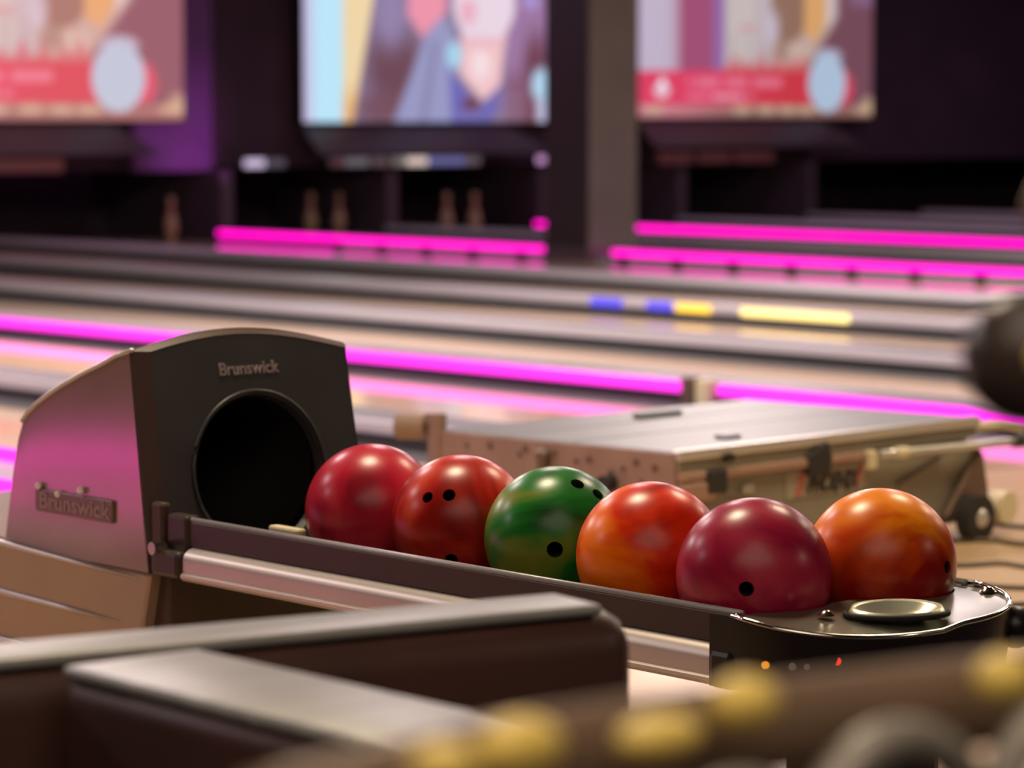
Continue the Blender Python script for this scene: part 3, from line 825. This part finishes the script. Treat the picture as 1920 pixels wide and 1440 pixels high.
# ------------------------------------------------------------------ bowling balls
MB = [marble('ball_crimson', srgb(135, 14, 36), srgb(172, 24, 50), srgb(190, 45, 62), 6, 1.3),
      marble('ball_red', srgb(135, 16, 14), srgb(180, 36, 22), srgb(206, 72, 40), 6, 4.1),
      marble('ball_green', srgb(8, 50, 18), srgb(30, 118, 38), srgb(120, 130, 40), 5, 7.7, axis=(-0.5, 0.4, -1.0)),
      marble('ball_orange', srgb(160, 8, 0), srgb(222, 50, 2), srgb(250, 122, 8), 4.2, 2.9, axis=(-1.1, 0.9, -0.2)),
      marble('ball_magenta', srgb(128, 10, 48), srgb(160, 24, 60), srgb(182, 50, 72), 6, 5.3),
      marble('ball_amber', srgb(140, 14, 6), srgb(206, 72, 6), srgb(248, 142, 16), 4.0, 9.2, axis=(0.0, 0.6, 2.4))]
CP = Vector((0, 0, 1.1))
f0 = Vector((math.sin(TH), math.cos(TH), 0)); rv = Vector((math.cos(TH), -math.sin(TH), 0))
BALLS = [((3.125, 4.055), [], 'crimson bowling ball nearest the hood mouth'),
         ((3.130, 3.835), [(-62, -49, 11), (-22, -53, 12), (-18, 66, 12)], 'red bowling ball with two finger holes facing out'),
         ((3.135, 3.615), [(40, -100, 13), (78, -81, 12), (-2, 22, 15)], 'green bowling ball in the rack'),
         ((3.108, 3.375), [], 'bright orange and red swirled bowling ball without visible holes'),
         ((3.086, 3.140), [(-14, 25, 14)], 'magenta bowling ball with a single dark hole at the rack end'),
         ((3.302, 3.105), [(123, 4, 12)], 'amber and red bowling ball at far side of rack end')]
RB = 0.108
for k, ((bx, by), holes, lab) in enumerate(BALLS):
    bz = 0.4625
    t = thing('bowling_ball', lab, 'bowling ball', (bx, by, bz - RB), 0, 'bowling balls on the rack')
    bm = bmesh.new(); bmesh.ops.create_uvsphere(bm, u_segments=72, v_segments=40, radius=RB)
    cc = Vector((bx, by, bz)); view = (CP - cc).normalized()
    right = view.cross(Vector((0, 0, 1))).normalized() * -1; up = right.cross(view).normalized() * -1
    if up.z < 0: up = -up
    if right.dot(rv) < 0: right = -right
    dist = (CP - cc).length; rpx = 6000 * RB / dist
    cut = bmesh.new(); dirs = []
    for (dx, dy, hr) in holes:
        a = dx / rpx; b = -dy / rpx; q = max(0.02, 1 - a * a - b * b)
        n = (right * a + up * b + view * math.sqrt(q)).normalized()
        r = hr / rpx * RB * 1.0; dirs.append((n, r))
        cyl(n * (RB - 0.055), n * (RB + 0.03), r, 20, bm=cut)
    me = bpy.data.meshes.new('shell'); bm.to_mesh(me); bm.free()
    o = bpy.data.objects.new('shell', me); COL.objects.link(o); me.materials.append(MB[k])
    for p in me.polygons: p.use_smooth = True
    if holes:
        cm = bpy.data.meshes.new('cut'); bmesh.ops.recalc_face_normals(cut, faces=cut.faces); cut.to_mesh(cm)
        co = bpy.data.objects.new('cut', cm); COL.objects.link(co)
        md = o.modifiers.new('holes', 'BOOLEAN'); md.operation = 'DIFFERENCE'; md.object = co; md.solver = 'EXACT'
        bpy.context.view_layer.update()
        nm = bpy.data.meshes.new_from_object(o.evaluated_get(bpy.context.evaluated_depsgraph_get()))
        o.modifiers.clear(); o.data = nm; nm.name = 'shell'
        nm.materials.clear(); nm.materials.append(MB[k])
        for p in nm.polygons: p.use_smooth = True; p.material_index = 0
        bb = bmesh.new(); bb.from_mesh(nm)
        for e in bb.edges:
            if len(e.link_faces) == 2 and e.calc_face_angle(0) > R(35): e.smooth = False
        bb.to_mesh(nm); bb.free()
        bpy.data.objects.remove(co); bpy.data.meshes.remove(cm)
    cut.free()
    o.parent = t; o.location = (0, 0, RB)
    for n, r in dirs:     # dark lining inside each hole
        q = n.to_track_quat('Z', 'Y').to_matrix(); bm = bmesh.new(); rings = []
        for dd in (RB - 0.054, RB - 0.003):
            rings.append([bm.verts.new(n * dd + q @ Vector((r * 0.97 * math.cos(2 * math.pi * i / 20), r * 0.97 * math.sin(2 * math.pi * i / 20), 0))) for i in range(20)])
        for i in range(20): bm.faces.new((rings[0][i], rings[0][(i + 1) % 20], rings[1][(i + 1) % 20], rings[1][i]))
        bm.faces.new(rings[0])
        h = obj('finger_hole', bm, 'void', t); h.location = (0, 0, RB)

# ------------------------------------------------------------------ lane machine
phi = math.atan2(0.1045, 0.9945)
LM = thing('lane_machine', 'grey and beige lane cleaning machine parked behind the balls', 'machine', (5.08, 5.43, 0), phi)
W, D, ZT = 1.18, 0.77, 0.312
def lm(name, bm, m, parent=None, **k): return obj(name, bm, m, parent or LM, **k)
lm('body', B(0.012, W - 0.012, 0.012, D - 0.01, 0.04, ZT - 0.012, 0.006), 'mside')
tops = [(0.0, 0.33), (0.338, 0.56), (0.568, D)]
for a, b in tops:
    lm('lid_panel', B(0.0, W, a, b, ZT - 0.014, ZT, 0.004), 'mtop')
lm('lid_handle', B(0.55, 0.72, 0.60, 0.63, ZT, ZT + 0.014, 0.005), 'mtop')
lm('lid_catch', B(0.30, 0.36, 0.10, 0.14, ZT, ZT + 0.010, 0.004), 'mtop')
fp = lm('front_plate', B(-0.006, 0.012, 0.0, D + 0.03, 0.05, ZT - 0.003, 0.003), 'mface')
for y, z in ((0.27, 0.275), (0.31, 0.268), (0.38, 0.282), (0.42, 0.25), (0.48, 0.285), (0.50, 0.27), (0.60, 0.285), (0.12, 0.28), (0.16, 0.262), (0.20, 0.25), (0.06, 0.27), (0.34, 0.235), (0.10, 0.235), (0.68, 0.28)):
    lm('bolt', cyl((-0.0095, y, z), (-0.004, y, z), 0.006 if int(y * 100) % 3 else 0.0085, 10), 'bolt', fp)
lm('knob', lathe([(0, 0.03), (0.016, 0.026), (0.02, 0.015), (0.014, 0.0), (0.014, -0.02)], 14, c=(-0.02, 0.41, 0.262)), 'bolt', fp, smooth=True)
lm('knob', cyl((-0.04, 0.197, 0.224), (-0.005, 0.197, 0.224), 0.02, 16), 'rubber', fp)
lm('side_rail', B(-0.002, W + 0.01, -0.016, 0.012, ZT - 0.022, ZT + 0.004, 0.005), 'mrail')
lm('side_channel', B(0.0, W, -0.008, 0.012, 0.262, ZT - 0.022, 0.002), 'mside')
lm('side_lip', B(0.0, 0.70, -0.02, 0.012, 0.238, 0.262, 0.006), 'mbrown')
lm('side_lip', B(0.0, 0.12, -0.024, 0.012, 0.19, 0.236, 0.006), 'mbrown')
sp_ = lm('side_panel', B(0.005, W, -0.004, 0.014, 0.05, 0.238, 0.004), 'mside')
lm('latch', B(0.085, 0.160, -0.026, -0.004, 0.205, 0.262, 0.006), 'rubber')
lm('latch', prism([(0.47, 0.218), (0.555, 0.218), (0.56, 0.262), (0.545, 0.298), (0.52, 0.290), (0.465, 0.266)], 'y', -0.024, -0.004, 0.005), 'rubber')
lm('rail_bolt', cyl((0.168, -0.03, 0.288), (0.168, -0.004, 0.288), 0.011, 12), 'rubber')
lm('strut', cyl((0.09, -0.012, 0.205), (0.02, -0.012, 0.13), 0.005, 8), 'bolt', smooth=True)
lm('strut', cyl((0.165, -0.012, 0.205), (0.27, -0.012, 0.155), 0.005, 8), 'bolt', smooth=True)
lm('cream_tab', B(0.23, 0.275, -0.012, -0.004, 0.19, 0.215, 0.003), 'sticker')
lm('cream_clip', B(0.705, 0.735, -0.03, -0.004, 0.215, 0.262, 0.005), 'cream')
lm('lever_rod', tube([(0.74, -0.035, 0.252), (0.86, -0.035, 0.250), (1.1, -0.035, 0.246), (1.36, -0.035, 0.243)], 0.0115, 10), 'mrail', smooth=True)
lm('lever_sleeve', cyl((0.80, -0.035, 0.251), (0.84, -0.035, 0.250), 0.016, 12), 'cream', smooth=False)
lm('lever_end', cyl((1.31, -0.035, 0.244), (1.40, -0.035, 0.242), 0.019, 12), 'rubber')
lm('handle_bar', tube([(1.17, 0.02, 0.285), (1.32, 0.02, 0.283), (1.42, 0.02, 0.270)], 0.014, 10), 'cream', smooth=True)
lm('brace', cyl((0.84, -0.012, 0.165), (1.02, -0.012, 0.225), 0.0045, 8), 'bolt', smooth=True)
# maker's sticker
st = lm('label_sticker', B(0.40, 0.72, -0.0065, -0.003, 0.165, 0.232, 0.0), 'sticker')
lettering('lettering', 'PHOENIX', 0.06, 'ink', st, (0.578, -0.0078, 0.193), (R(90), 0, 0), shear=0.3, width=0.21, bold=0.003)
lm('red_stroke', prism([(0.435, 0.170), (0.455, 0.170), (0.475, 0.228), (0.452, 0.228)], 'y', -0.0078, -0.006), 'red', st)
lm('red_stroke', prism([(0.675, 0.180), (0.69, 0.180), (0.706, 0.230), (0.688, 0.230)], 'y', -0.0078, -0.006), 'red', st)
# wheel end
wl = lm('wheel', cyl((1.115, -0.075, 0.060), (1.115, -0.035, 0.060), 0.060, 28), 'rubber'); smooth_angle(wl, 40)
lm('hub', lathe([(0, 0.012), (0.015, 0.010), (0.024, 0.0)], 18), 'mrail', wl, smooth=True)
hb = [o for o in wl.children][0]; hb.location = (1.115, -0.076, 0.060); hb.rotation_euler = (R(90), 0, 0)
lm('wheel_bracket', prism([(1.02, 0.07), (1.20, 0.07), (1.205, 0.12), (1.18, 0.215), (1.165, 0.235), (1.15, 0.215)], 'y', -0.032, -0.006, 0.004), 'bolt')
lm('roller', cyl((1.255, -0.06, 0.075), (1.255, 0.06, 0.075), 0.042, 24), 'cream', smooth=False)
lm('roller_axle', cyl((1.17, 0.0, 0.075), (1.27, 0.0, 0.075), 0.012, 10), 'bolt')
# far left guide roller
lm('guide_post', B(-0.012, 0.02, 0.775, 0.815, 0.22, 0.352, 0.004), 'mface')
gr = lm('guide_roller', cyl((0.0, 0.83, 0.315), (-0.03, 0.90, 0.315), 0.034, 22), 'tan'); smooth_angle(gr, 40)
lm('guide_axle', cyl((0.01, 0.79, 0.315), (0.0, 0.84, 0.315), 0.012, 10), 'bolt', gr)
for x, y in ((0.1, 0.12), (0.1, 0.65), (1.05, 0.65)):
    lm('castor', cyl((x - 0.02, y, 0.03), (x + 0.02, y, 0.03), 0.03, 18), 'rubber')

# cord looping on the approach floor
cp = [(6.25, 5.80, 0.006), (6.44, 5.78, 0.006), (6.462, 5.69, 0.006), (6.471, 5.566, 0.006), (6.55, 5.30, 0.006), (6.40, 5.22, 0.006), (6.22, 5.34, 0.006), (6.204, 5.443, 0.006), (6.10, 5.50, 0.006), (5.9, 5.45, 0.006),
      (5.72, 5.28, 0.006), (5.80, 5.188, 0.006), (5.902, 5.15, 0.006), (5.902, 5.07, 0.006), (5.93, 4.90, 0.006), (5.80, 4.78, 0.006), (5.66, 4.82, 0.006), (5.594, 4.922, 0.006), (5.58, 5.03, 0.006), (5.40, 5.02, 0.006),
      (5.28, 4.86, 0.006), (5.36, 4.72, 0.006), (5.449, 4.684, 0.006), (5.56, 4.60, 0.006), (5.45, 4.47, 0.006), (5.30, 4.50, 0.006), (5.25, 4.60, 0.006), (5.10, 4.66, 0.006)]
o = obj('power_cord', tube(smoothpath(cp, 6), 0.006, 8), 'cord', smooth=True)
tag(o, 'dark cord snaking over the wooden approach right of the balls', 'cord')

# ------------------------------------------------------------------ settee in the foreground
SE = thing('settee', 'dark brown vinyl settee corner with grey tops in front of the ball return', 'sofa', (1.60, 2.45, 0.012))
def sl(bm):
    bmesh.ops.translate(bm, verts=bm.verts, vec=(-1.60, -2.45, 0)); return bm
def pad(x0, x1, y0, y1, z0, z1, bev, seg=4, sub=0.0, crown=0.0):
    bm = bmesh.new(); nx = max(2, int((x1 - x0) / 0.06)); ny = max(2, int((y1 - y0) / 0.06))
    box(bm, x0, x1, y0, y1, z0, z1)
    bmesh.ops.bevel(bm, geom=list(bm.edges), offset=bev, segments=seg, affect='EDGES', profile=0.5)
    return bm
def sp(name, bm, m, loc=(0, 0, 0), rz=0.0):
    o = obj(name, bm, m, SE, loc=(loc[0] - 1.60, loc[1] - 2.45, loc[2] - 0.012)); o.rotation_euler = (0, 0, rz); smooth_angle(o, 50); return o
# back running across, local x along the back, origin at its front top edge above the corner
BK = (1.502, 2.504, 0.0); BA = R(-9.7)
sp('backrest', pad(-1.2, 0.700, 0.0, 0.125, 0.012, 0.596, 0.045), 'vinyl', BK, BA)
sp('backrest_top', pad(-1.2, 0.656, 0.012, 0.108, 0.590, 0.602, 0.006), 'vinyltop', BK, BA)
# wing running toward the camera
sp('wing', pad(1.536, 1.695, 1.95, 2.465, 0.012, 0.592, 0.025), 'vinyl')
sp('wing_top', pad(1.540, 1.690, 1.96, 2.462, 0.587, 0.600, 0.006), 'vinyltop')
sp('seat', pad(1.70, 2.10, 1.96, 2.37, 0.012, 0.40, 0.04), 'vinyl')

# ------------------------------------------------------------------ chair close to the camera
CH = thing('chair', 'blurred dark brown chair back with yellow caps in the near right corner', 'chair', (1.08, 1.06, 0.012))
def cl(bm):
    bmesh.ops.translate(bm, verts=bm.verts, vec=(-1.08, -1.06, -0.012)); return bm
rail = smoothpath([(0.78, 1.100, 0.808), (0.90, 1.094, 0.817), (0.99, 1.092, 0.818), (1.10, 1.086, 0.817), (1.24, 1.064, 0.817), (1.40, 1.044, 0.813)], 6)
bm = bmesh.new(); rings = []
for p in rail:
    prof = [(0.013 * math.cos(2 * math.pi * k / 16), 0.024 * math.sin(2 * math.pi * k / 16) - 0.013) for k in range(16)]
    rings.append([bm.verts.new((p.x, p.y + a, p.z + b)) for a, b in prof])
for a, b in zip(rings, rings[1:]):
    for k in range(16): bm.faces.new((a[k], a[(k + 1) % 16], b[(k + 1) % 16], b[k]))
bm.faces.new(rings[0]); bm.faces.new(rings[-1])
obj('top_rail', cl(bm), 'chairwood', CH, smooth=True)
for x, y, z, rx, rz_ in ((0.891, 1.052, 0.824, 0.023, 0.014), (1.026, 1.050, 0.828, 0.019, 0.013), (0.966, 1.043, 0.821, 0.024, 0.010), (1.174, 1.022, 0.826, 0.016, 0.013), (0.842, 1.044, 0.824, 0.016, 0.010)):
    bm = bmesh.new(); bmesh.ops.create_uvsphere(bm, u_segments=16, v_segments=10, radius=1)
    bmesh.ops.scale(bm, vec=(rx, 0.014, rz_), verts=bm.verts); bmesh.ops.translate(bm, verts=bm.verts, vec=(x, y, z))
    obj('yellow_cap', cl(bm), 'yellow', CH, smooth=True)
def archtube(xc, hw, ztop, zb, y):
    pts = [(xc - hw, y, zb), (xc - hw, y, zb + (ztop - zb) * 0.5)] + [(xc - hw * math.cos(math.pi * k / 12), y, ztop - hw * 0.9 * (1 - math.sin(math.pi * k / 12))) for k in range(0, 13)] + [(xc + hw, y, zb + (ztop - zb) * 0.5), (xc + hw, y, zb)]
    return tube(smoothpath(pts, 3), 0.011, 10)
for xc, hw, zt in ((1.120, 0.058, 0.800), (1.012, 0.045, 0.788), (1.25, 0.058, 0.800), (0.90, 0.045, 0.785)):
    obj('back_loop', cl(archtube(xc, hw, zt, 0.46, 1.042)), 'greymetal', CH, smooth=True)
o = obj('seat', cl(B(0.82, 1.36, 0.58, 1.07, 0.42, 0.465, 0.015)), 'rubber', CH)
for x in (0.85, 1.33):
    for y in (0.61, 1.075):
        obj('leg', cl(cyl((x, y, 0.012), (x, y, 0.43 if y < 0.9 else 0.80), 0.013, 12)), 'greymetal', CH, smooth=False)

# ------------------------------------------------------------------ dark knob at the right edge
KN = thing('stand', 'out-of-focus dark stand with round black knob at the right edge', 'stand', (1.56, 1.02, 0.012))
def kl(bm):
    bmesh.ops.translate(bm, verts=bm.verts, vec=(-1.56, -1.02, 0)); bmesh.ops.translate(bm, verts=bm.verts, vec=(0, 0, -0.012)); return bm
bm = bmesh.new(); bmesh.ops.create_uvsphere(bm, u_segments=28, v_segments=18, radius=0.0385)
bmesh.ops.translate(bm, verts=bm.verts, vec=(1.384, 1.188, 0.962)); kb = obj('knob', kl(bm), 'knob', KN, smooth=True)
vdir = (CP - Vector((1.384, 1.188, 0.962))).normalized()
pc = Vector((1.384, 1.188, 0.962)) + (vdir * 0.92 + rv * 0.22).normalized() * 0.036
bm = bmesh.new(); bmesh.ops.create_uvsphere(bm, u_segments=14, v_segments=8, radius=0.010)
bmesh.ops.translate(bm, verts=bm.verts, vec=pc); obj('yellow_spot', kl(bm), 'yellow', kb, smooth=True)
obj('arm', kl(tube(smoothpath([(1.39, 1.175, 0.965), (1.46, 1.11, 0.975), (1.56, 1.02, 0.99)], 5), 0.012, 10)), 'dark', KN, smooth=True)
obj('post', kl(cyl((1.56, 1.02, 0.025), (1.56, 1.02, 1.15), 0.016, 14)), 'dark', KN)
obj('base', kl(lathe([(0, 0.022), (0.10, 0.02), (0.13, 0.008), (0.13, 0.0), (0, 0)], 24, c=(1.56, 1.02, 0.012))), 'dark', KN)
obj('peg', kl(lathe([(0, 0.016), (0.008, 0.013), (0.013, 0.0), (0.009, -0.014), (0, -0.017)], 12, c=(1.385, 1.178, 1.048))), 'tan', KN, smooth=True)
obj('peg_arm', kl(tube(smoothpath([(1.39, 1.175, 1.048), (1.47, 1.10, 1.05), (1.56, 1.02, 1.06)], 5), 0.007, 8)), 'tan', KN, smooth=True)
